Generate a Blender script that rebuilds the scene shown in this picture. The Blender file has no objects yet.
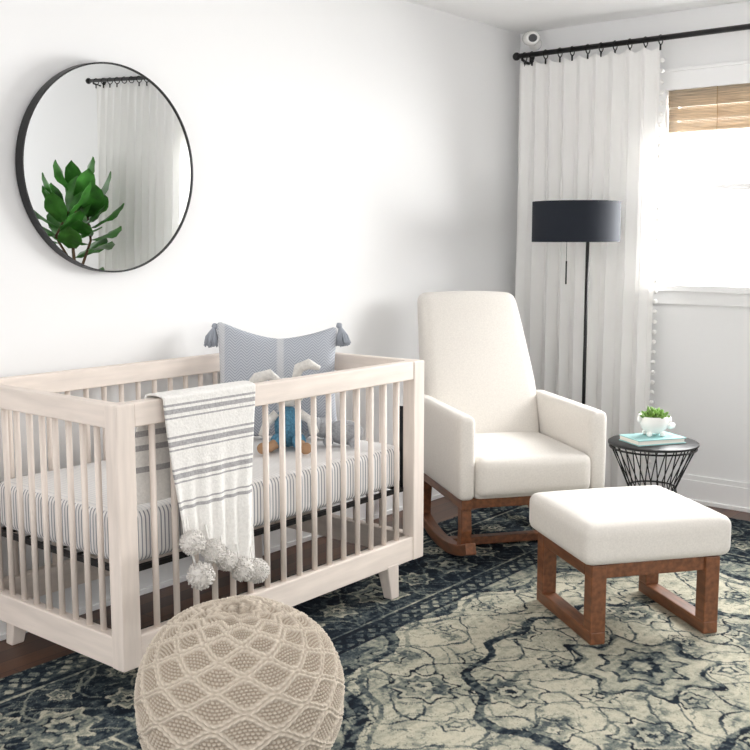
import bpy, bmesh, math, random
import numpy as np
from mathutils import Vector, Matrix
random.seed(3); rng=np.random.RandomState(7)
scene=bpy.context.scene
COL=scene.collection
scene.view_settings.view_transform='Standard'
scene.view_settings.look='None'
scene.view_settings.exposure=0.0

def lin(c):
    return tuple(((v/255)/12.92 if v/255<=0.04045 else ((v/255+0.055)/1.055)**2.4) for v in c)
def C(r,g,b): return (*lin((r,g,b)),1)

# ---------------- materials ----------------
def mat(name,rgb,rough=0.6,metal=0,bump=0,bscale=200,var=0,vscale=20,sheen=0,stretch=None,transl=0):
    m=bpy.data.materials.new(name); m.use_nodes=True
    nt=m.node_tree; N=nt.nodes; L=nt.links
    b=N['Principled BSDF']; b.inputs['Base Color'].default_value=C(*rgb)
    b.inputs['Roughness'].default_value=rough; b.inputs['Metallic'].default_value=metal
    if sheen: b.inputs['Sheen Weight'].default_value=sheen
    tc=N.new('ShaderNodeTexCoord'); mp=N.new('ShaderNodeMapping'); L.new(tc.outputs['Object'],mp.inputs['Vector'])
    if stretch: mp.inputs['Scale'].default_value=stretch
    if var:
        n=N.new('ShaderNodeTexNoise'); n.inputs['Scale'].default_value=vscale; n.inputs['Detail'].default_value=5
        L.new(mp.outputs[0],n.inputs['Vector'])
        r=N.new('ShaderNodeValToRGB'); r.color_ramp.elements[0].position=.3; r.color_ramp.elements[1].position=.7
        r.color_ramp.elements[0].color=C(*[max(0,v*(1-var)) for v in rgb]); r.color_ramp.elements[1].color=C(*[min(255,v*(1+var*.5)) for v in rgb])
        L.new(n.outputs[0],r.inputs[0]); L.new(r.outputs[0],b.inputs['Base Color'])
    if bump:
        n2=N.new('ShaderNodeTexNoise'); n2.inputs['Scale'].default_value=bscale; n2.inputs['Detail'].default_value=3
        L.new(mp.outputs[0],n2.inputs['Vector'])
        bp=N.new('ShaderNodeBump'); bp.inputs['Strength'].default_value=bump; bp.inputs['Distance'].default_value=.003
        L.new(n2.outputs[0],bp.inputs['Height']); L.new(bp.outputs[0],b.inputs['Normal'])
    if transl:
        t=N.new('ShaderNodeBsdfTranslucent'); t.inputs[0].default_value=C(*rgb)
        mx=N.new('ShaderNodeMixShader'); mx.inputs[0].default_value=transl
        L.new(b.outputs[0],mx.inputs[1]); L.new(t.outputs[0],mx.inputs[2]); L.new(mx.outputs[0],N['Material Output'].inputs['Surface'])
    return m
M={}
M['wall']=mat('wall_paint',(234,234,234),.9,bump=.03,bscale=120)
M['wallr']=mat('wall_paint_brightened',(245,245,245),.9,bump=.03,bscale=120)  # right wall base colour lightened to brighten it in place of light
M['ceil']=mat('ceiling_paint',(249,249,249),.95)
M['trim']=mat('trim_paint',(250,250,250),.5)
M['black']=mat('black_metal',(22,22,24),.4,metal=.3)
M['rodblack']=mat('rod_black',(18,18,19),.45)
M['fabric']=mat('ivory_linen',(224,219,212),.95,bump=.25,bscale=420,var=.03,vscale=160,sheen=.2)
M['crib']=mat('washed_wood',(234,222,212),.6,bump=.08,bscale=60,var=.055,vscale=5,stretch=(7,7,.8))
M['cribh']=mat('washed_wood_long',(234,222,212),.6,bump=.08,bscale=60,var=.055,vscale=5,stretch=(.8,7,7))
M['cribe']=mat('washed_wood_end',(234,222,212),.6,bump=.08,bscale=60,var=.055,vscale=5,stretch=(7,.8,7))
M['walnut']=mat('walnut',(122,77,49),.42,bump=.08,bscale=60,var=.22,vscale=10,stretch=(6,1,6))
M['curtain']=mat('curtain_linen',(254,253,251),.95,bump=.12,bscale=350,transl=.18)
M['tassel']=mat('tassel_grey',(160,165,174),.95,bump=.5,bscale=200,stretch=(1,1,.2))
M['throw']=mat('throw_white',(236,234,230),.95,bump=.6,bscale=150,var=.04,vscale=120)
M['throwg']=mat('throw_grey',(172,170,171),.95,bump=.6,bscale=150,var=.10,vscale=150)
M['pomg']=mat('pompom_yarn',(224,220,215),1,bump=.6,bscale=160,var=.10,vscale=90)
M['white']=mat('white_ceramic',(244,243,240),.25)
M['teal']=mat('teal_cover',(158,205,205),.5)
M['page']=mat('pages',(240,236,226),.8)
M['leaf']=mat('leaf_green',(66,128,50),.35,var=.3,vscale=12)
M['succ']=mat('succulent_green',(120,160,70),.45,var=.25,vscale=60)
M['bark']=mat('bark',(95,72,52),.8,var=.2)
M['basket']=mat('basket_weave',(180,150,110),.85,bump=1,bscale=80)
M['shade']=mat('lampshade_navy',(17,24,36),.85,bump=.1,bscale=300)
M['shadein']=mat('lampshade_lining',(230,225,215),.8)
M['plushw']=mat('plush_cream',(230,227,222),1,bump=.8,bscale=220,var=.06,vscale=80)
M['plushb']=mat('plush_blue_knit',(88,140,168),1,bump=.9,bscale=220,var=.2,vscale=120)
M['plushg']=mat('plush_grey',(170,172,176),1,bump=.9,bscale=220,var=.1,vscale=120)
M['plusht']=mat('plush_tan',(176,140,108),1,bump=.8,bscale=220)
M['bamboo']=mat('bamboo_reed',(212,195,172),.7,var=.22,vscale=14,stretch=(1,.6,14),transl=.22)
M['mirror']=mat('mirror_glass',(238,240,240),.0,metal=1)
M['lens']=mat('lens_dark',(25,25,30),.15)

def pillow_mat():
    m=bpy.data.materials.new('pillow_woven'); m.use_nodes=True; nt=m.node_tree;N=nt.nodes;L=nt.links
    b=N['Principled BSDF']; b.inputs['Roughness'].default_value=.95
    tc=N.new('ShaderNodeTexCoord'); sp=N.new('ShaderNodeSeparateXYZ'); L.new(tc.outputs['Object'],sp.inputs[0])
    def sine(out,per,ph=0):
        a=N.new('ShaderNodeMath'); a.operation='MULTIPLY_ADD'; a.inputs[1].default_value=2*math.pi/per; a.inputs[2].default_value=ph; L.new(out,a.inputs[0])
        s=N.new('ShaderNodeMath'); s.operation='SINE'; L.new(a.outputs[0],s.inputs[0]); return s.outputs[0]
    tri=N.new('ShaderNodeMath'); tri.operation='PINGPONG'; tri.inputs[1].default_value=.022; L.new(sp.outputs[0],tri.inputs[0])
    ad=N.new('ShaderNodeMath'); ad.operation='ADD'; L.new(tri.outputs[0],ad.inputs[0]); L.new(sp.outputs[2],ad.inputs[1])
    h=sine(ad.outputs[0],.011)
    col=sine(sp.outputs[0],.22,1.2)
    r=N.new('ShaderNodeValToRGB'); r.color_ramp.elements[0].color=C(152,159,171); r.color_ramp.elements[1].color=C(200,203,209)
    mr=N.new('ShaderNodeMapRange'); mr.inputs['From Min'].default_value=-1; L.new(h,mr.inputs[0]); L.new(mr.outputs[0],r.inputs[0])
    r2=N.new('ShaderNodeMapRange'); r2.inputs['From Min'].default_value=.90; r2.inputs['From Max'].default_value=.97; r2.inputs['To Max'].default_value=.6; L.new(col,r2.inputs[0])
    mx=N.new('ShaderNodeMix'); mx.data_type='RGBA'; L.new(r2.outputs[0],mx.inputs[0]); L.new(r.outputs[0],mx.inputs[6]); mx.inputs[7].default_value=C(215,215,216)
    L.new(mx.outputs[2],b.inputs['Base Color'])
    return m
M['pillow']=pillow_mat()

def wood_floor():
    m=bpy.data.materials.new('wood_planks'); m.use_nodes=True; nt=m.node_tree;N=nt.nodes;L=nt.links
    b=N['Principled BSDF']; b.inputs['Roughness'].default_value=.38
    tc=N.new('ShaderNodeTexCoord'); br=N.new('ShaderNodeTexBrick')
    br.inputs['Scale'].default_value=1; br.inputs['Brick Width'].default_value=1.1; br.inputs['Row Height'].default_value=.075
    br.inputs['Mortar Size'].default_value=.0015; br.inputs['Color1'].default_value=C(118,76,50); br.inputs['Color2'].default_value=C(88,56,38); br.inputs['Mortar'].default_value=C(30,18,12)
    L.new(tc.outputs['Object'],br.inputs['Vector'])
    mp=N.new('ShaderNodeMapping'); mp.inputs['Scale'].default_value=(2,30,1); L.new(tc.outputs['Object'],mp.inputs['Vector'])
    n=N.new('ShaderNodeTexNoise'); n.inputs['Scale'].default_value=3; n.inputs['Detail'].default_value=6; L.new(mp.outputs[0],n.inputs['Vector'])
    mx=N.new('ShaderNodeMix'); mx.data_type='RGBA'; mx.blend_type='MULTIPLY'; mx.inputs[0].default_value=.6
    L.new(br.outputs['Color'],mx.inputs[6]); L.new(n.outputs[0],mx.inputs[7]); 
    L.new(mx.outputs[2],b.inputs['Base Color'])
    return m
M['floor']=wood_floor()

def stripes_mat(name,axis,period=.0135,top=False):
    m=bpy.data.materials.new(name); m.use_nodes=True; nt=m.node_tree;N=nt.nodes;L=nt.links
    b=N['Principled BSDF']; b.inputs['Roughness'].default_value=.95
    tc=N.new('ShaderNodeTexCoord'); sp=N.new('ShaderNodeSeparateXYZ'); L.new(tc.outputs['Object'],sp.inputs[0])
    a=N.new('ShaderNodeMath'); a.operation='MULTIPLY'; a.inputs[1].default_value=2*math.pi/period; L.new(sp.outputs[axis],a.inputs[0])
    s=N.new('ShaderNodeMath'); s.operation='SINE'; L.new(a.outputs[0],s.inputs[0])
    r=N.new('ShaderNodeValToRGB'); r.color_ramp.elements[0].position=.35; r.color_ramp.elements[0].color=C(238,236,234)
    r.color_ramp.elements[1].position=.8; r.color_ramp.elements[1].color=C(135,137,148) if not top else C(222,221,222)
    L.new(s.outputs[0],r.inputs[0]); L.new(r.outputs[0],b.inputs['Base Color']); return m
M['strx']=stripes_mat('sheet_stripe_a',0); M['stry']=stripes_mat('sheet_stripe_b',1); M['strt']=stripes_mat('sheet_stripe_top',0,top=True)

def attr_mat(name,attr,rough=.95,bump=.4,bscale=300,var=.25,vscale=220):
    m=bpy.data.materials.new(name); m.use_nodes=True; nt=m.node_tree;N=nt.nodes;L=nt.links
    b=N['Principled BSDF']; b.inputs['Roughness'].default_value=rough; b.inputs['Specular IOR Level'].default_value=.1
    at=N.new('ShaderNodeAttribute'); at.attribute_name=attr
    tc=N.new('ShaderNodeTexCoord'); n=N.new('ShaderNodeTexNoise'); n.inputs['Scale'].default_value=vscale; n.inputs['Detail'].default_value=2
    L.new(tc.outputs['Object'],n.inputs['Vector'])
    r=N.new('ShaderNodeMapRange'); r.inputs['From Min'].default_value=.3; r.inputs['From Max'].default_value=.7; r.inputs['To Min'].default_value=1-var; r.inputs['To Max'].default_value=1+var*.4
    L.new(n.outputs[0],r.inputs[0])
    mx=N.new('ShaderNodeVectorMath'); mx.operation='SCALE'; L.new(at.outputs['Color'],mx.inputs[0]); L.new(r.outputs[0],mx.inputs['Scale'])
    L.new(mx.outputs[0],b.inputs['Base Color'])
    bp=N.new('ShaderNodeBump'); bp.inputs['Strength'].default_value=bump; bp.inputs['Distance'].default_value=.003
    L.new(n.outputs[0],bp.inputs['Height']); L.new(bp.outputs[0],b.inputs['Normal'])
    return m

# ---------------- geometry helpers ----------------
def obj(name,me,parent=None,loc=(0,0,0),rot=(0,0,0),m=None,smooth=False):
    o=bpy.data.objects.new(name,me); COL.objects.link(o); o.location=loc; o.rotation_euler=rot
    if parent: o.parent=parent
    if m is not None:
        for k in (m if isinstance(m,(list,tuple)) else [m]): me.materials.append(k)
    if smooth:
        for p in me.polygons: p.use_smooth=True
    return o
def grp(name,loc=(0,0,0),rz=0,rx=0):
    e=bpy.data.objects.new(name,None); e.empty_display_size=.1; COL.objects.link(e); e.location=loc; e.rotation_euler=(rx,0,rz); return e
def pymesh(name,v,f):
    me=bpy.data.meshes.new(name); me.from_pydata([tuple(x) for x in v],[],f); me.update(); return me
def box(name,lo,hi,m,parent=None,bevel=.004,rot=(0,0,0),pivot=None):
    lo=Vector(lo);hi=Vector(hi);c=(lo+hi)/2;s=hi-lo
    bm=bmesh.new(); bmesh.ops.create_cube(bm,size=1)
    for v in bm.verts: v.co=Vector((v.co.x*s.x,v.co.y*s.y,v.co.z*s.z))
    if bevel: bmesh.ops.bevel(bm,geom=bm.edges[:],offset=bevel,segments=2,affect='EDGES',profile=.5)
    me=bpy.data.meshes.new(name); bm.to_mesh(me); bm.free()
    return obj(name,me,parent,c,rot,m)
def multibox(name,boxes,m,parent=None,bevel=0):
    bm=bmesh.new()
    for lo,hi in boxes:
        lo=Vector(lo);hi=Vector(hi);c=(lo+hi)/2;s=hi-lo
        r=bmesh.ops.create_cube(bm,size=1)
        for v in r['verts']: v.co=c+Vector((v.co.x*s.x,v.co.y*s.y,v.co.z*s.z))
    if bevel: bmesh.ops.bevel(bm,geom=bm.edges[:],offset=bevel,segments=2,affect='EDGES',profile=.5)
    me=bpy.data.meshes.new(name); bm.to_mesh(me); bm.free()
    return obj(name,me,parent,(0,0,0),(0,0,0),m)
def rbox(name,size,r,loc,m,parent=None,deform=None,n=14,rot=(0,0,0)):
    hx,hy,hz=[s/2 for s in size]; r=min(r,hx*.99,hy*.99,hz*.99)
    H=(hx,hy,hz); bm=bmesh.new()
    ts=[math.sin(math.pi/2*(-1+2*i/n)) for i in range(n+1)]
    for ax in range(3):
        a,b=(ax+1)%3,(ax+2)%3
        for sg in (-1,1):
            g=[]
            for i in range(n+1):
                row=[]
                for j in range(n+1):
                    p=[0,0,0]; p[ax]=sg*H[ax]; p[a]=ts[i]*H[a]; p[b]=ts[j]*H[b]
                    c=[max(-(H[k]-r),min(H[k]-r,p[k])) for k in range(3)]
                    d=Vector(p)-Vector(c); 
                    if d.length>1e-9: d.normalize()
                    q=Vector(c)+d*r
                    row.append(bm.verts.new(q))
                g.append(row)
            for i in range(n):
                for j in range(n):
                    vs=[g[i][j],g[i+1][j],g[i+1][j+1],g[i][j+1]]
                    if sg<0: vs.reverse()
                    bm.faces.new(vs)
    bmesh.ops.remove_doubles(bm,verts=bm.verts,dist=1e-5)
    if deform:
        for v in bm.verts: v.co=Vector(deform(v.co.copy(),H))
    me=bpy.data.meshes.new(name); bm.to_mesh(me); bm.free()
    return obj(name,me,parent,loc,rot,m,smooth=True)
def puff(top=0,side=0,bot=0):
    def f(p,H):
        x,y,z=p.x/H[0],p.y/H[1],p.z/H[2]
        q=p.copy()
        w=max(0,1-x*x)*max(0,1-y*y)
        if z>0: q.z+=top*w*z
        else: q.z+=bot*w*z
        q.y+=side*y*max(0,1-x*x)*max(0,1-z*z)
        q.x+=side*x*max(0,1-y*y)*max(0,1-z*z)
        return q
    return f
def lathe(name,prof,m,parent=None,loc=(0,0,0),rot=(0,0,0),seg=48,closed=False,smooth=True):
    v=[];f=[];n=len(prof)
    for i in range(seg):
        a=2*math.pi*i/seg
        for r,z in prof: v.append((r*math.cos(a),r*math.sin(a),z))
    for i in range(seg):
        j=(i+1)%seg
        for k in range(n if closed else n-1):
            l=(k+1)%n
            f.append((i*n+k,j*n+k,j*n+l,i*n+l))
    me=pymesh(name,v,f)
    bm=bmesh.new(); bm.from_mesh(me); bmesh.ops.remove_doubles(bm,verts=bm.verts,dist=1e-6); bmesh.ops.recalc_face_normals(bm,faces=bm.faces); bm.to_mesh(me); bm.free()
    o=obj(name,me,parent,loc,rot,m,smooth=smooth)
    if smooth:
        md=o.modifiers.new('es','EDGE_SPLIT'); md.split_angle=math.radians(40)
    return o
def tube_geo(pts,rad,seg=8,closed=False):
    pts=[Vector(p) for p in pts]; n=len(pts); v=[];f=[]
    rads=rad if isinstance(rad,(list,tuple)) else [rad]*n
    prev=None
    for i,p in enumerate(pts):
        if closed: t=pts[(i+1)%n]-pts[i-1]
        else: t=pts[min(i+1,n-1)]-pts[max(i-1,0)]
        t.normalize()
        if prev is None:
            up=Vector((0,0,1)) if abs(t.z)<.9 else Vector((1,0,0))
            s=t.cross(up).normalized()
        else:
            s=(prev-t*prev.dot(t)).normalized()
        prev=s; u=t.cross(s)
        for k in range(seg):
            a=2*math.pi*k/seg
            v.append(p+(s*math.cos(a)+u*math.sin(a))*rads[i])
    m=n if closed else n-1
    for i in range(m):
        j=(i+1)%n
        for k in range(seg):
            l=(k+1)%seg
            f.append((i*seg+k,i*seg+l,j*seg+l,j*seg+k))
    if not closed:
        f.append(tuple(range(seg))[::-1]); f.append(tuple((n-1)*seg+k for k in range(seg)))
    return v,f
def merge(parts):
    V=[];F=[]
    for v,f in parts:
        o=len(V); V+=v; F+=[tuple(i+o for i in t) for t in f]
    return V,F
def tubes(name,list_,m,parent=None,loc=(0,0,0),rot=(0,0,0)):
    V,F=merge([tube_geo(*a) for a in list_]); return obj(name,pymesh(name,V,F),parent,loc,rot,m,smooth=True)
def ring(c,r,n=32,ax='z'):
    o=[]
    for i in range(n):
        a=2*math.pi*i/n; x,y=r*math.cos(a),r*math.sin(a)
        o.append((c[0]+x,c[1]+y,c[2]) if ax=='z' else (c[0]+x,c[1],c[2]+y))
    return o
def ball_geo(c,rx,ry=None,rz=None,seg=16,rot=None,jit=0):
    ry=ry or rx; rz=rz or rx; bm=bmesh.new(); bmesh.ops.create_uvsphere(bm,u_segments=seg,v_segments=max(6,seg*2//3),radius=1)
    v=[]
    for q in bm.verts:
        k=1+jit*(random.random()-.5)
        p=Vector((q.co.x*rx*k,q.co.y*ry*k,q.co.z*rz*k))
        if rot is not None: p=rot@p
        v.append(p+Vector(c))
    f=[tuple(x.index for x in fa.verts) for fa in bm.faces]; bm.free(); return v,f
def geo(name,parts,m,parent=None,loc=(0,0,0),rot=(0,0,0),smooth=True):
    V,F=merge(parts); return obj(name,pymesh(name,V,F),parent,loc,rot,m,smooth=smooth)
def sweep_rect(name,pts,w,h,m,parent=None,bevel=.003):
    v=[];f=[];n=len(pts)
    for i,p in enumerate(pts):
        p=Vector(p); t=(Vector(pts[min(i+1,n-1)])-Vector(pts[max(i-1,0)])).normalized()
        u=Vector((1,0,0)).cross(t).normalized()
        for a,b in ((-1,-1),(1,-1),(1,1),(-1,1)):
            v.append(p+Vector((a*w/2,0,0))+u*(b*h/2))
    for i in range(n-1):
        for k in range(4):
            l=(k+1)%4; f.append((i*4+k,i*4+l,i*4+4+l,i*4+4+k))
    f.append((3,2,1,0)); f.append(tuple((n-1)*4+k for k in range(4)))
    o=obj(name,pymesh(name,v,f),parent,(0,0,0),(0,0,0),m)
    b=o.modifiers.new('bev','BEVEL'); b.width=bevel; b.segments=2; b.limit_method='ANGLE'; b.angle_limit=math.radians(50)
    return o

# ---------------- room ----------------
XW=4.93; YW=3.03; ZC=2.39
X0,Y0=-.8,-2.4
multibox('floor',[((X0,Y0,-.1),(XW+.12,YW+.12,0))],M['floor'])
multibox('ceiling',[((X0,Y0,ZC),(XW+.12,YW+.12,ZC+.1))],M['ceil'])
multibox('wall_back',[((X0,YW,0),(XW+.12,YW+.12,ZC))],M['wall'])
WY0,WY1,WZ0,WZ1=.30,2.19,1.08,2.02
multibox('wall_right',[((XW,Y0,0),(XW+.12,YW,WZ0)),((XW,Y0,WZ1),(XW+.12,YW,ZC)),((XW,Y0,WZ0),(XW+.12,WY0,WZ1)),((XW,WY1,WZ0),(XW+.12,YW,WZ1))],M['wallr'])
multibox('baseboard_back',[((X0,YW-.014,0),(XW,YW,.12)),((X0,YW-.022,0),(XW-.02,YW-.012,.02)),((X0,YW-.009,.12),(XW,YW,.14))],M['trim'],bevel=.002)
multibox('baseboard_right',[((XW-.014,Y0,0),(XW,YW-.015,.115)),((XW-.024,Y0,0),(XW-.012,YW-.025,.02)),((XW-.009,Y0,.115),(XW,YW-.015,.14))],M['trim'],bevel=.002)
w=grp('window_1',(XW,0,0))
multibox('casing',[((-.022,WY0-.09,WZ1),(0,WY1+.09,WZ1+.085)),((-.03,WY0-.1,WZ1+.085),(0,WY1+.1,WZ1+.1)),((-.022,WY0-.09,WZ0),(0,WY0,WZ1)),((-.022,WY1,WZ0),(0,WY1+.09,WZ1))],M['trim'],w,.002)
multibox('sill',[((-.06,WY0-.11,WZ0-.03),(.02,WY1+.11,WZ0+.002)),((-.02,WY0-.09,WZ0-.095),(0,WY1+.09,WZ0-.03))],M['trim'],w,.003)
ym=(WY0+WY1)/2; zm=1.55
sash=[]
for a,b in ((WY0,ym-.0355),(ym+.0355,WY1)):
    sash+=[((.05,a,WZ0),(.085,a+.035,WZ1)),((.05,b-.035,WZ0),(.085,b,WZ1)),((.054,a+.036,WZ0),(.082,b-.036,WZ0+.045)),((.054,a+.036,WZ1-.045),(.082,b-.036,WZ1)),((.054,a+.036,zm-.015),(.082,b-.036,zm+.015))]
sash.append(((.02,ym-.035,WZ0),(.1,ym+.035,WZ1)))
multibox('sash',sash,M['trim'],w,0)
# bamboo shade
b=grp('bamboo_shade',(XW+.012,0,0))
reeds=[]
z=WZ1-.006; k=0
while z>1.82:
    xo=-.012 if z>1.94 else 0
    reeds.append(tube_geo([(xo+random.uniform(-.001,.001),WY0+.01,z),(xo+random.uniform(-.001,.001),WY1-.006,z)],.0032+random.random()*.0008,6)); z-=.0066
geo('reeds',reeds,M['bamboo'],b)
tubes('shade_cords',[([(-.018,y,WZ1),(-.018,y,1.94),(-.006,y,1.93),(-.006,y,1.82)],.0015,5) for y in np.arange(.4,2.15,.22)],M['basket'],b)
box('headrail',(-.012,WY0+.01,WZ1-.02),(.02,WY1-.006,WZ1),M['bamboo'],b,.002)

# curtains
RX=4.83; RZ=2.255
def curtain(name,y0,y1,folds,pom,seed):
    g=grp(name,(RX,0,0)); nc=folds*20; nr=60; v=[];f=[]
    r=random.Random(seed); ph=[r.uniform(-.9,.9) for _ in range(folds+2)]; am=[r.uniform(.55,1.2) for _ in range(folds+2)]
    ztop=2.212
    for i in range(nr+1):
        t=i/nr; z=ztop-(ztop-.015)*t
        for j in range(nc+1):
            s=j/nc; q=s*folds; k=min(int(q),folds); fr=q-k
            A=am[k]*(1-fr)+am[min(k+1,folds)]*fr; P=ph[k]*(1-fr)+ph[min(k+1,folds)]*fr
            amp=(.013+.011*min(1,t*4))*A
            a=2*math.pi*q+P*min(1,t*2)+.25*math.sin(3*t+k)
            x=amp*math.sin(a)+.004*math.sin(2*a+4*t)
            y=y0+(y1-y0)*s+.010*math.sin(2*a)*min(1,t*3)
            zz=z+ (0.010*math.cos(a)*(1-min(1,t*8)))
            v.append((x,y,zz))
    for i in range(nr):
        for j in range(nc):
            a=i*(nc+1)+j; f.append((a,a+1,a+nc+2,a+nc+1))
    o=obj('panel',pymesh('panel',v,f),g,(0,0,0),(0,0,0),M['curtain'],True)
    if pom:
        yp=y0 if pom<0 else y1
        jj=0 if pom<0 else nc
        parts=[]
        for i in range(1,44):
            idx=int(i/44*nr)*(nc+1)+jj; p=v[idx]
            parts.append(ball_geo((p[0],p[1]+.012*pom,2.2-i*.05),.0115,seg=10,jit=.12))
        geo('pompom_trim',parts,M['curtain'],g)
    return g
curtain('curtain',2.19,2.97,9,-1,1)
curtain('curtain',-.70,.38,13,1,5)
g=grp('curtain_rod',(RX,0,RZ))
tubes('rod',[([(0,-.78,0),(0,2.985,0)],.013,14)],M['rodblack'],g)
geo('finials',[ball_geo((0,2.99,0),.021,seg=14),ball_geo((0,-.80,0),.022,seg=14)],M['rodblack'],g)
br=[]
for y in (2.955,1.25,-.74):
    br.append(tube_geo([(0,y,-.0),(0,y,-.02),(.05,y,-.03),(.099,y,-.03)],.007,8)); br.append(tube_geo([(.095,y,-.065),(.095,y,.03)],.012,8))
geo('brackets',br,M['rodblack'],g)
rg=[]
for (y0,y1,n_) in ((2.19,2.97,11),(-.70,.38,14)):
    for i in range(n_):
        y=y0+(y1-y0)*i/(n_-1)+(random.random()-.5)*.012
        y=min(y,2.94)
        rg.append((ring((0,y,-.008),.022,20,'y'),.003,6,True))
        rg.append(([(0,y,-.03),(0,y,-.056)],.005,6))
tubes('rings',rg,M['rodblack'],g)

# small security camera
g=grp('security_camera',(4.83,2.905,2.338)); g.scale=(1.4,1.4,1.2)
lathe('body',[(0,-.03),(.024,-.03),(.03,-.02),(.03,.03),(.024,.038),(0,.038)],M['white'],g,(0,0,0),(math.radians(100),0,math.radians(-48)),24)
lathe('lens',[(0,.0385),(.016,.0385),(.018,.036)],M['lens'],g,(0,0,0),(math.radians(100),0,math.radians(-48)),24)
tubes('mount',[([(0,0,0),(.03,.02,-.012),(.071,.02,-.012)],.007,8),([(.062,.02,-.012),(.0712,.02,-.012)],.026,16)],M['white'],g)

# ---------------- mirror ----------------
g=grp('wall_mirror',(2.234,YW-.012,1.541),0,math.radians(1.7))
RM=.352
lathe('frame',[(RM-.006,0),(RM,0),(RM,.040),(RM-.005,.040),(RM-.006,.034)],M['black'],g,(0,0,0),(math.radians(90),0,0),128,closed=True)
lathe('glass',[(0,.035),(RM-.004,.035)],M['mirror'],g,(0,0,0),(math.radians(90),0,0),128,smooth=False)
lathe('backing',[(0,.004),(RM-.004,.004),(RM-.004,.03),(0,.03)],M['black'],g,(0,0,0),(math.radians(90),0,0),96)

# ---------------- rug ----------------
def vnoise(X,Y,sc,seed):
    r=np.random.RandomState(seed).rand(256,256); x=X*sc+100; y=Y*sc+100
    xi=np.floor(x).astype(int); yi=np.floor(y).astype(int); fx=x-xi; fy=y-yi
    fx=fx*fx*(3-2*fx); fy=fy*fy*(3-2*fy); xi%=256; yi%=256; x1=(xi+1)%256; y1=(yi+1)%256
    return (r[yi,xi]*(1-fx)+r[yi,x1]*fx)*(1-fy)+(r[y1,xi]*(1-fx)+r[y1,x1]*fx)*fy
def fbm(X,Y,sc,seed,o=4):
    t=0;a=.5;s=0
    for i in range(o): t=t+a*vnoise(X,Y,sc*2**i,seed+i); s+=a; a*=.55
    return t/s
RX0,RX1,RY0,RY1=1.0,4.72,-.14,2.72
nx,ny=900,692
xs=np.linspace(RX0,RX1,nx); ys=np.linspace(RY0,RY1,ny); GX,GY=np.meshgrid(xs,ys)
hw,hh=(RX1-RX0)/2,(RY1-RY0)/2
x=GX-(RX0+RX1)/2; y=GY-(RY0+RY1)/2
wx=(fbm(x,y,20,11,3)-.5)*.026; wy=(fbm(x,y,20,21,3)-.5)*.026
X=np.abs(x)+wx; Y=np.abs(y)+wy
db=np.minimum(hw-np.abs(x)+wx*.3,hh-np.abs(y)+wy*.3)
def rosette(X,Y,cx,cy,R,n,val,stops,sq=1.0):
    dx=X-cx; dy=(Y-cy)*sq; r=np.hypot(dx,dy); th=np.arctan2(dy,dx)
    e=R*(1+.16*np.cos(n*th)+.05*np.cos(2*n*th)); q=r/e
    for lo,hi,c in stops: val=np.where((q>=lo)&(q<hi),c,val)
    return val
fl=[(0,.16,.1),(.16,.36,.85),(.36,.44,.12),(.44,.74,.50),(.74,.92,.92),(.92,1.04,.10)]
fl2=[(0,.25,.85),(.25,.48,.12),(.48,.84,.75),(.84,1.0,.12)]
fd=[(0,.2,.15),(.2,.45,.8),(.45,.58,.05),(.58,.88,.55),(.88,1.0,.85)]
val=np.full_like(X,.92)
def vines(X,Y,k,ph):
    a=np.abs(np.sin(k*X+1.5*np.sin(k*.8*Y+ph))); b=np.abs(np.sin(k*Y+1.5*np.sin(k*.8*X-ph))); return np.minimum(a,b)
vn=vines(X,Y,15,.6); val=np.where(vn<.075,.25,val)
# leaves along the vines
lf=vines(X+.012,Y,30,1.1)*vines(X,Y+.01,30,.2)
val=np.where((lf<.012)&(val>.7),.48,val)
cell=.27
for ci in range(0,8):
    for cj in range(0,7):
        cx=ci*cell+(cj%2)*cell/2; cy=cj*cell*.80
        if cx>1.5 or cy>1.1: continue
        k=(ci*3+cj*5)%4
        val=rosette(X,Y,cx,cy,(.086,.050,.068,.042)[k],(8,5,6,6)[k],val,(fl,fl2,fl,fl2)[k],(.85,1,1.15,1)[k])
d1=np.sqrt((X/1.12)**2+(Y/.80)**2)*(1+.05*np.cos(12*np.arctan2(Y,X)))
for c,wd,cc in ((.95,.022,.10),(.89,.010,.45),(.56,.018,.12)):
    val=np.where(np.abs(d1-c)<wd,cc,val)
val=rosette(X,Y,0,0,.21,8,val,[(0,.15,.8),(.15,.3,.1),(.3,.5,.6),(.5,.58,.1),(.58,.85,.8),(.85,.93,.5),(.93,1.02,.05)])
val=np.where((d1>.97)&(val>.7),.55,val)
bmask=db<.66
bv=np.full_like(X,.09)
bvn=vines(X,Y,17,1.7); bv=np.where(bvn<.09,.5,bv)
blf=vines(X+.012,Y,34,1.1)*vines(X,Y+.01,34,.2); bv=np.where((blf<.014)&(bv<.3),.40,bv)
s=.225
for k in range(0,10):
    for (off,ra) in ((.40,1.0),(.235,.55)):
        kk=k*s+(s/2 if off<.3 else 0)
        bv=rosette(X,Y,kk,hh-off,(.095 if k%2==0 else .068)*ra,7,bv,fd if k%2==0 else fl)
        bv=rosette(X,Y,hw-off,kk,(.095 if k%2==0 else .068)*ra,7,bv,fd if k%2==0 else fl)
g1=(db<.13)|((db>.57)&(db<.66))
zz=np.abs(((X+Y)*17)%1-.5); z2=np.abs(((X-Y)*17)%1-.5)
bv=np.where(g1,np.where((zz<.20)|(z2<.20),.12,.58),bv)
for c in (.125,.575,.655,.02): bv=np.where(np.abs(db-c)<.009,.04,bv)
bv=np.where(np.abs(db-.143)<.005,.7,bv); bv=np.where(np.abs(db-.557)<.005,.7,bv)
val=np.where(bmask,bv,val)
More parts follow.
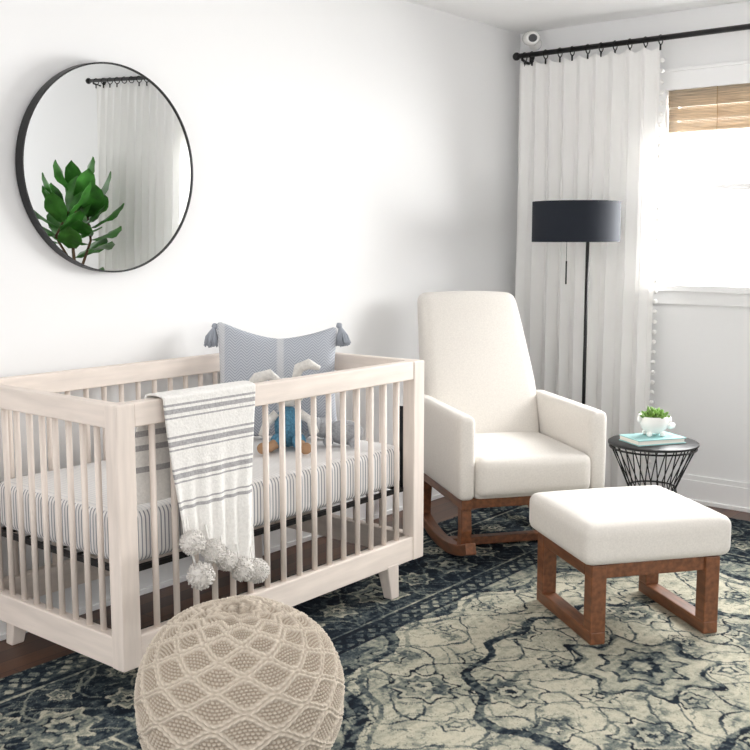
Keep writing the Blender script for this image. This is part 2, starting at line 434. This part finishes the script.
n1=fbm(x,y,2.0,31,4); n2=fbm(x,y,50,41,3); n3=fbm(x*.35,y*3,26,51,3); n4=fbm(x,y,6,61,4); n5=fbm(x,y,12,71,4); n6=fbm(x,y,70,81,2)
val=val+(n1-.5)*.55+(n4-.5)*.55
wear=np.clip((n2-.45)*9,0,1)*.52
tgt=np.where(bmask,.34,.74)
val=val*(1-wear)+tgt*wear
ink=np.clip((n5-.57)*8,0,1)*np.clip((n6-.35)*6,0,1)*.60
val=val*(1-ink)+.12*ink
val=val+(n3-.5)*.36+(n6-.5)*.36+(rng.rand(*val.shape)-.5)*.12
val=np.clip(val,0,1)
stops=[0,.18,.36,.55,.74,1.0]
cols=np.array([lin(c) for c in ((22,28,38),(36,46,56),(78,87,90),(126,131,122),(168,167,151),(198,193,174))])
colr=np.stack([np.interp(val,stops,cols[:,i]) for i in range(3)],-1)
me=bpy.data.meshes.new('rug'); nv=nx*ny
zr=.011+.0010*(n2-.5)
co=np.stack([GX,GY,zr],-1).reshape(-1,3)
ii=(np.arange(ny-1)[:,None]*nx+np.arange(nx-1)[None,:]).ravel()
quads=np.stack([ii,ii+1,ii+nx+1,ii+nx],-1)
per=list(range(nx))+[nx*j+nx-1 for j in range(1,ny)]+[nx*(ny-1)+i for i in range(nx-2,-1,-1)]+[nx*j for j in range(ny-2,0,-1)]
low=co[per].copy(); low[:,2]=0.0
sk=[]
for a in range(len(per)):
    bb=(a+1)%len(per); sk.append((per[bb],per[a],nv+a,nv+bb))
co=np.vstack([co,low]); quads=np.vstack([quads,np.array(sk)])
me.vertices.add(len(co)); me.vertices.foreach_set('co',co.astype(np.float32).ravel())
me.loops.add(quads.size); me.loops.foreach_set('vertex_index',quads.astype(np.int32).ravel())
me.polygons.add(len(quads)); me.polygons.foreach_set('loop_start',np.arange(0,quads.size,4,dtype=np.int32))
me.update(calc_edges=True); me.validate()
ca=me.color_attributes.new('col','FLOAT_COLOR','POINT')
cc=np.ones((len(co),4),np.float32); cc[:nv,:3]=colr.reshape(-1,3); cc[nv:,:3]=lin((40,48,58))
ca.data.foreach_set('color',cc.ravel())
obj('area_rug',me,None,(0,0,0),(0,0,0),attr_mat('rug_pile','col',bump=.5,bscale=200,var=.20,vscale=260))
RT=.012

# ---------------- crib ----------------
CL,CD=1.36,.757
g=grp('crib',(1.654,2.232,0))
ZT,ZB=.868,.134
pw,pd=.062,.052
for i,(px,py) in enumerate(((0,0),(CL-pw,0),(0,CD-pd),(CL-pw,CD-pd))):
    box(f'post_{i+1}',(px,py,ZB),(px+pw,py+pd,ZT),M['crib'],g,.004)
for i,py in enumerate((0,CD-.045)):
    box(f'top_rail_{i+1}',(pw-.001,py+.003,ZT-.066),(CL-pw+.001,py+.045,ZT),M['cribh'],g,.004)
    box(f'bottom_rail_{i+1}',(pw-.001,py+.003,ZB),(CL-pw+.001,py+.040,ZB+.088),M['cribh'],g,.004)
for i,px in enumerate((0,CL-.045)):
    box(f'end_top_rail_{i+1}',(px+.003,pd-.001,ZT-.066),(px+.042,CD-pd+.001,ZT),M['cribe'],g,.004)
    box(f'end_bottom_rail_{i+1}',(px+.003,pd-.001,ZB),(px+.042,CD-pd+.001,ZB+.088),M['cribe'],g,.004)
sl=[]
ns=16
for i in range(ns):
    xx=pw+(CL-2*pw)*(i+1)/(ns+1)
    for yy in (.023,CD-.023): sl.append(tube_geo([(xx,yy,ZB+.08),(xx,yy,ZT-.06)],.0095,10))
for i in range(9):
    yy=pd+(CD-2*pd)*(i+1)/10
    for xx in (.023,CL-.023): sl.append(tube_geo([(xx,yy,ZB+.08),(xx,yy,ZT-.06)],.0092,10))
geo('slats',sl,M['crib'],g)
def leg(name,cx,cy,sx):
    v=[];t=.032;b=.022;z1=ZB+.01; z0=RT if cy<.4 else 0.0
    for (z,hx,ox) in ((z0,b,sx*.024),(z1,t,0)):
        for a,c in ((-1,-1),(1,-1),(1,1),(-1,1)): v.append((cx+ox+a*hx,cy+c*hx*.85,z))
    f=[(3,2,1,0),(4,5,6,7)]+[(k,(k+1)%4,4+(k+1)%4,4+k) for k in range(4)]
    o=obj(name,pymesh(name,v,f),g,(0,0,0),(0,0,0),M['crib']); bb=o.modifiers.new('b','BEVEL'); bb.width=.004; bb.segments=2
leg('leg_1',.19,.028,-1); leg('leg_2',CL-.18,.028,1); leg('leg_3',.14,CD-.028,-1); leg('leg_4',CL-.18,CD-.028,1)
multibox('mattress_support',[((.045,.048,.385),(CL-.045,.065,.40)),((.045,CD-.065,.385),(CL-.045,CD-.048,.40)),((.046,.048,.385),(.062,CD-.048,.40)),((CL-.062,.048,.385),(CL-.046,CD-.048,.40))]+[((.06,yy,.388),(CL-.06,yy+.006,.394)) for yy in np.arange(.12,.7,.09)]+[((.052,.054,.385),(.06,.07,.70)),((CL-.06,.054,.385),(CL-.052,.07,.70))],M['black'],g,0)
mt=rbox('mattress',(CL-.11,CD-.11,.155),.03,(CL/2,CD/2,.402+.0775),[M['strt'],M['strx'],M['stry']],g,n=20,deform=puff(.006,.002,0))
for p in mt.data.polygons:
    nn=p.normal
    p.material_index=0 if nn.z>.75 else (1 if abs(nn.y)>abs(nn.x) else 2)
MT=.562

# ---------------- throw blanket ----------------
g=grp('throw_blanket',(0,0,0))
yf,yb=2.232,2.280; nc=60
rows=560
v=[];f=[];mi=[]; Lin=.30; LT=Lin+.055+.54
def zend_(s): return .485-.15*s-.015*math.sin(3*s*math.pi)
def is_str(d):
    for c,wd in ((.022,.0035),(.040,.008),(.058,.0035),(.112,.0035),(.130,.009),(.148,.0035),(.203,.0035),(.221,.009),(.239,.0035),(.295,.0035),(.311,.006)):
        if abs(d-c)<wd*.8: return True
    if d<-.055:
        for c in (-.1,-.16,-.2,-.26):
            if abs(d-c)<.008: return True
    return False
for i in range(rows+1):
    for j in range(nc+1):
        s=j/nc
        Lout=ZT-zend_(s)
        t=i/rows*LT
        t=min(t,Lin+.055+Lout)
        if t<Lin:
            z=ZT-(Lin-t)+.005; yy=yb+.012+.01*math.sin(9*s+2)*((Lin-t)/Lin); d=(Lin-t)
            xl=1.80-.10*(d/Lin); xr=2.145
        elif t<Lin+.055:
            a=(t-Lin)/.055; yy=yb+.010-(yb-yf+.022)*a; z=ZT+.006+.005*math.sin(math.pi*a); xl=1.80; xr=2.145
        else:
            d=t-Lin-.055; z=ZT+.004-d; k=min(1,d/.35)
            yy=yf-.016-.008*k-.006*k*(1+math.sin(13*s+1.2+2*d))/2-.013*k*k*k*(1+math.sin(34*s+7*d))/2
            xl=1.80+.045*min(1,d/.4)**1.3; xr=2.145-.035*k-.006*k*math.sin(d*9)
        v.append((xl+(xr-xl)*s,yy,z))
for i in range(rows):
    for j in range(nc):
        t=(i+.5)/rows*LT; s=(j+.5)/nc
        if i/rows*LT>=Lin+.055+ZT-max(zend_(j/nc),zend_((j+1)/nc)): continue
        a=i*(nc+1)+j; f.append((a,a+1,a+nc+2,a+nc+1))
        mi.append(1 if is_str(t-Lin-.055) else 0)
o=obj('cloth',pymesh('cloth',v,f),g,(0,0,0),(0,0,0),[M['throw'],M['throwg']],True)
o.data.polygons.foreach_set('material_index',mi)
bm=bmesh.new(); bm.from_mesh(o.data); bmesh.ops.delete(bm,geom=[q for q in bm.verts if not q.link_faces],context='VERTS'); bm.to_mesh(o.data); bm.free()
sd=o.modifiers.new('s','SOLIDIFY'); sd.thickness=.006; sd.offset=0
parts=[];cords=[]
for (px,py,pz,r) in ((1.848,2.165,.468,.034),(1.918,2.16,.428,.033),(1.862,2.15,.372,.037),(1.975,2.168,.385,.029),(2.035,2.165,.345,.035),(2.092,2.165,.325,.035)):
    parts.append(ball_geo((px,py,pz),r*.93,seg=22,jit=.10))
    for q in range(300):
        dv=Vector((random.gauss(0,1),random.gauss(0,1),random.gauss(0,1))).normalized()
        cpt=Vector((px,py,pz)); parts.append(tube_geo([cpt+dv*r*.8,cpt+dv*r*(1.02+.1*random.random())],.0024,4))
    cords.append(([(px,2.190,pz+.07),(px,py+.01,pz)],.003,6))
geo('pompoms',parts,M['pomg'],g); tubes('pompom_cords',cords,M['throw'],g)

# ---------------- pillow ----------------
g=grp('throw_pillow',(2.765,2.735,MT+.215),math.radians(-47.5),math.radians(-13))
def pil(p,H):
    x,y,z=p.x/H[0],p.y/H[1],p.z/H[2]
    q=p.copy(); w=(max(0,1-x*x)*max(0,1-z*z))**.45
    q.y=y*H[1]*(.12+.88*w)
    q.x=p.x*(1-.07*(1-z*z)); q.z=p.z*(1-.06*(1-x*x))
    if z>0: q.z-=(.050*(1-abs(x)**1.5)+.012*x)*z
    return q
rbox('cushion',(.46,.15,.44),.03,(0,0,0),M['pillow'],g,deform=pil,n=22)
tp=[]
for sx in (-1,1):
    bx_,bz_=sx*.222,.202
    tp.append(ball_geo((bx_+sx*.012,0,bz_+.004),.012,seg=12,jit=.15))
    for k in range(110):
        a=random.random()*6.28; rr=random.random()**.5*.027; ln=.055+.020*random.random()
        tp.append(tube_geo([(bx_+sx*.012,0,bz_+.006),(bx_+sx*.018+rr*math.cos(a)*.35,rr*math.sin(a)*.35,bz_-.012),(bx_+sx*.024+rr*math.cos(a)*.8,rr*math.sin(a)*.8,bz_-.035),(bx_+sx*.026+rr*math.cos(a)+random.uniform(-.004,.004),rr*math.sin(a),bz_-ln)],.0026,5))
geo('tassels',tp,M['tassel'],g)

# ---------------- plush toys ----------------
g=grp('plush_bunny',(2.64,2.56,MT+.002),math.radians(-50))
geo('body',[ball_geo((0,0,.075),.05,.042,.075),ball_geo((-.035,-.045,.03),.026,.05,.026),ball_geo((.04,-.045,.03),.026,.05,.026)],M['plushb'],g)
geo('head',[ball_geo((0,-.005,.20),.062,.055,.052),ball_geo((0,-.055,.19),.018)],M['plushw'],g)
geo('ears',[tube_geo([(-.03,0,.235),(-.065,.0,.262),(-.11,-.005,.25),(-.14,-.008,.225)],[.013,.02,.02,.009],10),tube_geo([(.025,0,.24),(.04,.0,.285),(.075,-.005,.30),(.115,-.008,.285)],[.013,.02,.019,.008],10)],M['plushw'],g)
geo('arms',[tube_geo([(-.04,-.01,.125),(-.075,-.02,.09),(-.085,-.045,.05)],[.016,.015,.018],10),tube_geo([(.04,-.01,.125),(.08,-.02,.10),(.095,-.045,.06)],[.016,.015,.018],10)],M['plushw'],g)
geo('legs',[tube_geo([(-.035,-.06,.028),(-.06,-.12,.02),(-.075,-.15,.022)],[.02,.016,.019],10),tube_geo([(.04,-.06,.028),(.06,-.11,.02),(.07,-.15,.022)],[.02,.016,.019],10),ball_geo((-.077,-.155,.026),.02),ball_geo((.072,-.155,.026),.02)],M['plusht'],g)
geo('eyes',[ball_geo((-.022,-.054,.21),.005),ball_geo((.022,-.054,.21),.005)],M['black'],g)
g=grp('plush_elephant',(2.80,2.43,MT+.002),math.radians(-70))
geo('body',[ball_geo((0,0,.045),.07,.045,.045),ball_geo((-.05,-.04,.018),.018,.03,.018),ball_geo((.05,-.04,.018),.018,.03,.018),ball_geo((-.085,-.01,.06),.038),ball_geo((-.08,.03,.07),.012,.032,.034),ball_geo((-.09,-.045,.07),.012,.032,.034),tube_geo([(-.11,-.01,.055),(-.14,-.01,.035),(-.155,-.01,.02)],[.014,.011,.009],10)],M['plushg'],g)

# ---------------- knitted pouf ----------------
nu,nvv=1100,480
ph=np.linspace(0,2*np.pi,nu,endpoint=False); la=np.linspace(0,np.pi,nvv)
P,T=np.meshgrid(ph,la)
sT=np.abs(np.sin(T))**.84; cT=np.sign(np.cos(T))*np.abs(np.cos(T))**.93
R0,Hh=.244,.214
u=T*.255
Nw=11; sp=.044; Apt=sp*.44
warp=.004*np.sin(3*P+1)+.0035*np.sin(5*P+u*20)
fade=np.clip(np.sin(T)*1.6,0,1)
tri=2/np.pi*np.arcsin(np.sin(Nw*P+np.pi/2)*.97)
wave=(.45*tri+.55*np.cos(Nw*P))
d=np.full_like(P,9.); dn=np.zeros_like(P)
kmax=int(np.pi*.255/sp)+2
for k in range(-1,kmax):
    c=k*sp+Apt*wave*(1 if k%2==0 else -1)*fade+warp
    slope=Apt*Nw/np.maximum(.24*np.sin(T),.03)*.8
    sg=(u-c)/np.sqrt(1+np.minimum(slope,1.3)**2); dk=np.abs(sg)
    dn=np.where(dk<d,sg,dn); d=np.minimum(d,dk)
# cable: two plump strands side by side with slanted stitches
strand=np.exp(-((d-.0048)/.0042)**2)
slant=.5+.5*np.sin(P*95+np.sign(dn)*dn*0+np.abs(dn)*520)
rope=np.exp(-(d/.0105)**4)
pr=.0092
wl_=(u+warp-Apt*wave*fade*.25)/pr
rowi=np.floor(wl_)
row=np.abs(np.sin(wl_*math.pi))**.8
loop=np.abs(np.sin(P*70+rowi*np.pi/2+.8*np.abs(wl_-rowi-.5)))**.6
stitch=row*loop
disp=rope*(.004+.0065*strand*(.60+.40*slant))+.0052*stitch*(1-rope)+.002*np.clip(d/.02,0,1)
disp+=.004*np.sin(2*P+.5)*np.sin(T)+.003*np.sin(5*P)*np.sin(T)
Rr=(R0+disp)
px=Rr*sT*np.cos(P); py=Rr*sT*np.sin(P); pz=(Hh+disp)*cT
pz=np.where(pz<-Hh+.012,-Hh+.012+ (pz+Hh-.012)*.15,pz)
co=np.stack([px,py,pz],-1).reshape(-1,3)
I=(np.arange(nvv-1)[:,None]*nu+np.arange(nu)[None,:]); J=(np.arange(nvv-1)[:,None]*nu+(np.arange(nu)[None,:]+1)%nu)
q=np.stack([I.ravel(),(I+nu).ravel(),(J+nu).ravel(),J.ravel()],-1)
me=bpy.data.meshes.new('pouf'); me.vertices.add(len(co)); me.vertices.foreach_set('co',co.astype(np.float32).ravel())
me.loops.add(q.size); me.loops.foreach_set('vertex_index',q.astype(np.int32).ravel())
me.polygons.add(len(q)); me.polygons.foreach_set('loop_start',np.arange(0,q.size,4,dtype=np.int32))
me.update(calc_edges=True)
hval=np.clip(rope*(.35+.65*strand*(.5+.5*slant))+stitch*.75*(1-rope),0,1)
c0=np.array(lin((150,136,120))); c1=np.array(lin((220,209,194)))  # crevice shade painted into the yarn colour: dark in hollows, light on ridges
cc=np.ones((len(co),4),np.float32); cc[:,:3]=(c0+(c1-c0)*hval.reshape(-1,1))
ca=me.color_attributes.new('col','FLOAT_COLOR','POINT'); ca.data.foreach_set('color',cc.ravel())
zmin=co[:,2].min()
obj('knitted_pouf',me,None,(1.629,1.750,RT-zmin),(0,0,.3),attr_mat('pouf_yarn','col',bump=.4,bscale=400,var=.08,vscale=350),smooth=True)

# ---------------- rocking chair ----------------
RZc=math.radians(-36.8)
g=grp('rocking_chair',(3.511,2.056,RT),RZc)
F=M['fabric']
for i,sx in enumerate((-1,1)):
    def arm(p,H,sx=sx):
        q=p.copy()
        q.x*=1+.06*(1-(p.z/H[2])**2)
        return q
    rbox(f'arm_{i+1}',(.068,.66,.335),.024,(sx*.278,.335,.275+.1675),F,g,deform=arm,n=12)
rbox('seat_base',(.486,.62,.12),.02,(0,.325,.335),F,g)
rbox('seat_cushion',(.486,.56,.155),.035,(0,.265,.364),F,g,deform=puff(.018,.004,0),n=16)
def backd(p,H):
    q=p.copy(); t=(p.z/H[2]+1)/2
    wd=.235+(.262-.235)*min(1,t/.45) if t<.45 else .262-(.262-.226)*((t-.45)/.55)**1.2
    q.x=p.x/H[0]*wd-.006
    th=1+.12*(1-(p.x/H[0])**2)-.25*t
    q.y=p.y*th+(-.16+.29*t+.05*t*t)
    if t>.5: q.z+= .008*(1-(p.x/H[0])**2)*(t-.5)*2
    return q
rbox('backrest',(.5,.15,.778),.040,(0,.67,.27+.385),F,g,deform=backd,n=20)
W_=M['walnut']
for i,sx in enumerate((-1,1)):
    xx=sx*.27
    pts=[(xx,yy,.024+(yy-.34)**2/(2*.95)) for yy in np.linspace(-.02,.88,30)]
    sweep_rect(f'rocker_{i+1}',pts,.045,.046,W_,g,.005)
    box(f'side_rail_{i+1}',(xx-.022,.03,.235),(xx+.022,.66,.277),W_,g,.004)
    z1=.02+(.08-.34)**2/1.9
    sweep_rect(f'front_leg_{i+1}',[(xx,.065,.255),(xx,.055,.15),(xx,.07,z1+.01)],.042,.05,W_,g,.004)
    z2=.02+(.60-.34)**2/1.9
    sweep_rect(f'rear_leg_{i+1}',[(xx,.58,.255),(xx,.60,.15),(xx,.61,z2+.01)],.042,.05,W_,g,.004)
box('front_crossbar',(-.25,.045,.235),(.25,.085,.277),W_,g,.004)
box('rear_crossbar',(-.25,.58,.235),(.25,.62,.277),W_,g,.004)
box('lower_crossbar',(-.25,.30,.006),(.25,.345,.04),W_,g,.004)

# ---------------- ottoman ----------------
g=grp('ottoman',(3.220,1.527,RT),RZc)
for i,sx in enumerate((-1,1)):
    xx=sx*.202
    box(f'runner_{i+1}',(xx-.026,-.222,0),(xx+.026,.222,.042),W_,g,.004)
    box(f'leg_front_{i+1}',(xx-.026,-.222,.04),(xx+.026,-.165,.262),W_,g,.004)
    box(f'leg_back_{i+1}',(xx-.026,.165,.04),(xx+.026,.222,.262),W_,g,.004)
    box(f'side_rail_{i+1}',(xx-.0255,-.167,.215),(xx+.0255,.167,.262),W_,g,.004)
box('apron_front',(-.178,-.212,.215),(.178,-.175,.262),W_,g,.004)
box('apron_back',(-.178,.175,.215),(.178,.212,.262),W_,g,.004)
rbox('cushion',(.525,.49,.135),.034,(0,0,.263+.0675),F,g,deform=puff(.012,.004,0),n=18)

# ---------------- floor lamp ----------------
g=grp('floor_lamp',(4.475,2.425,RT))
zs=1.29-RT
pxo,pyo=.037,-.045
lathe('shade',[(.205,zs),(.207,zs),(.207,zs+.19),(.205,zs+.19),(.2045,zs+.189),(.2045,zs+.001)],[M['shade']],g,seg=72,closed=True)
lathe('shade_lining',[(.203,zs+.002),(.203,zs+.188)],[M['shadein']],g,seg=72)
tubes('stem',[([(pxo,pyo,.02),(pxo,pyo,zs+.15)],.0085,12),([(pxo,pyo,zs+.15),(0,0,zs+.15)],.006,8)]+[([(0,0,zs+.15),(.202*math.cos(a),.202*math.sin(a),zs+.18)],.003,6) for a in (0.3,2.4,4.5)],M['black'],g)
lathe('base',[(0,.024),(.02,.024),(.03,.018),(.125,.012),(.13,.006),(.13,0),(0,0)],M['black'],g,(pxo,pyo,0))
geo('bulb',[ball_geo((0,0,zs+.09),.032),tube_geo([(0,0,zs+.10),(0,0,zs+.15)],.016,12)],M['white'],g)
tubes('pull_chain',[([(-.026,.032,zs+.12),(-.026,.032,1.20-RT)],.0012,5),([(-.026,.032,1.20-RT),(-.026,.032,1.09-RT)],.004,8)],M['black'],g)

# ---------------- side table ----------------
TH=4.32; TR=.272*TH
tx,ty=.774*TH+.633*TR,.633*TH-.774*TR
g=grp('wire_side_table',(tx,ty,RT))
zt=.432
lathe('top',[(0,zt),(.182,zt),(.187,zt+.003),(.187,zt+.010),(.182,zt+.013),(0,zt+.013)],M['black'],g,seg=64)
wl=[(ring((0,0,zt-.012),.178,48),.004,8,True),(ring((0,0,.25),.098,40),.004,8,True),(ring((0,0,.006),.15,48),.0045,8,True)]
nw=26
for i in range(nw):
    a=2*math.pi*i/nw; b1=a+.22; 
    wl.append(([(.178*math.cos(a),.178*math.sin(a),zt-.0),(.098*math.cos(b1),.098*math.sin(b1),.25),(.15*math.cos(a),.15*math.sin(a),.006)],.0028,6))
tubes('wire_frame',wl,M['black'],g)
ZTb=RT+zt+.013
g=grp('stacked_book',(tx-.01,ty,ZTb),math.radians(-32))
box('cover_bottom',(-.115,-.075,0),(.115,.075,.004),M['teal'],g,.001)
box('pages',(-.112,-.072,.004),(.108,.072,.020),M['page'],g,.001)
box('cover_top',(-.115,-.075,.020),(.115,.075,.024),M['teal'],g,.001)
g=grp('potted_succulent',(tx+.0,ty-.0,ZTb+.024)); g.scale=(1.18,1.18,1.18)
lathe('pot',[(0,.012),(.025,.012),(.045,.03),(.052,.055),(.049,.072),(.044,.072),(.046,.055),(.03,.05),(0,.05)],M['white'],g)
geo('feet',[ball_geo((.034*math.cos(a),.034*math.sin(a),.010),.010) for a in (0,1.57,3.14,4.71)],M['white'],g)
geo('handles',[ball_geo((-.044,.034,.067),.014,.008,.018),ball_geo((.048,-.045,.035),.024,.012,.012),ball_geo((.040,-.036,.055),.014,.012,.016)],M['white'],g)
lv=[]
for k in range(46):
    a=k*2.4; t=k/46; r=.046*(t**.5); tilt=.2+1.0*t
    dr=Vector((math.cos(a)*math.sin(tilt),math.sin(a)*math.sin(tilt),math.cos(tilt)))
    p0=Vector((math.cos(a)*r*.4,math.sin(a)*r*.4,.058)); L_=.034+.018*random.random()
    lv.append(tube_geo([p0,p0+dr*L_*.5,p0+dr*L_*.85,p0+dr*L_],[.004,.0070,.005,.001],6))
geo('leaves',lv,M['succ'],g)

# ---------------- fiddle leaf fig (seen in the mirror) ----------------
g=grp('fiddle_leaf_fig',(4.40,-.36,0))
lathe('basket',[(0,0),(.15,0),(.175,.10),(.185,.22),(.175,.32),(.16,.32),(.17,.22),(.16,.29),(0,.29)],M['basket'],g)
st=[([(0,0,.28),(.02,.01,.7),(-.02,.0,1.1),(.01,.02,1.46)],[.016,.014,.011,.007],8),([(.01,.01,.8),(.10,.05,1.1),(.14,-.06,1.34)],[.011,.009,.006],8),([(0,0,.9),(-.10,-.08,1.12),(-.12,.10,1.30)],[.01,.009,.006],8)]
tubes('trunk',st,M['bark'],g)
lvs=[]
def leafgeo(p,az,el,L_,W_):
    n=8;mw=4;v=[];f=[]
    dirv=Vector((math.cos(az)*math.cos(el),math.sin(az)*math.cos(el),math.sin(el))); side=Vector((-math.sin(az),math.cos(az),0)); up=dirv.cross(side)*-1
    for i in range(n+1):
        t=i/n; wd=W_*.5*(math.sin(math.pi*min(1,t**1.25*1.0))**.6)*(0.75+.35*t) if 0<t<1 else .003
        for j in range(-mw,mw+1):
            s=j/mw
            q=Vector(p)+dirv*(L_*t)+side*(wd*s)+up*(-.10*L_*t*t*1.6+abs(s)*wd*.30+.008*math.sin(t*14)*abs(s))
            v.append(q)
    w=2*mw+1
    for i in range(n):
        for j in range(w-1): f.append((i*w+j,i*w+j+1,(i+1)*w+j+1,(i+1)*w+j))
    return v,f
rl=random.Random(12)
for (pts,_,_2) in st:
    a=rl.random()*6
    for k in range(12):
        t=k/11; q=t*(len(pts)-1.001)*.6+(len(pts)-1)*.4; i=min(int(q),len(pts)-2); fr=q-i
        p=Vector(pts[i]).lerp(Vector(pts[i+1]),min(1,fr)); a+=2.4
        lvs.append(leafgeo(p,a,math.radians(5+50*t),.25+.10*rl.random(),.14+.05*rl.random()))
geo('leaves',lvs,M['leaf'],g)

# ---------------- camera ----------------
cam=bpy.data.cameras.new('camera'); co_=bpy.data.objects.new('camera',cam); COL.objects.link(co_)
cam.sensor_width=36; cam.lens=1040/750*36; cam.clip_start=.05
co_.location=(0,0,1.30); co_.rotation_euler=(math.radians(90-7.4),0,math.radians(39.28-90))
scene.camera=co_

# ---------------- light ----------------
wd=bpy.data.worlds.new('sky'); scene.world=wd; wd.use_nodes=True
wd.node_tree.nodes['Background'].inputs[0].default_value=(1,.997,.99,1); wd.node_tree.nodes['Background'].inputs[1].default_value=1.8
def area(name,loc,target,sx,sy,e,col=(1,1,1)):
    l=bpy.data.lights.new(name,'AREA'); l.shape='RECTANGLE'; l.size=sx; l.size_y=sy; l.energy=e; l.color=col
    o=bpy.data.objects.new(name,l); COL.objects.link(o); o.location=loc
    o.rotation_euler=(Vector(target)-Vector(loc)).to_track_quat('-Z','Y').to_euler(); return o
area('window_daylight',(XW+1.3,1.2,1.9),(3.2,1.2,.9),4.0,2.6,950,(1,.997,.985))
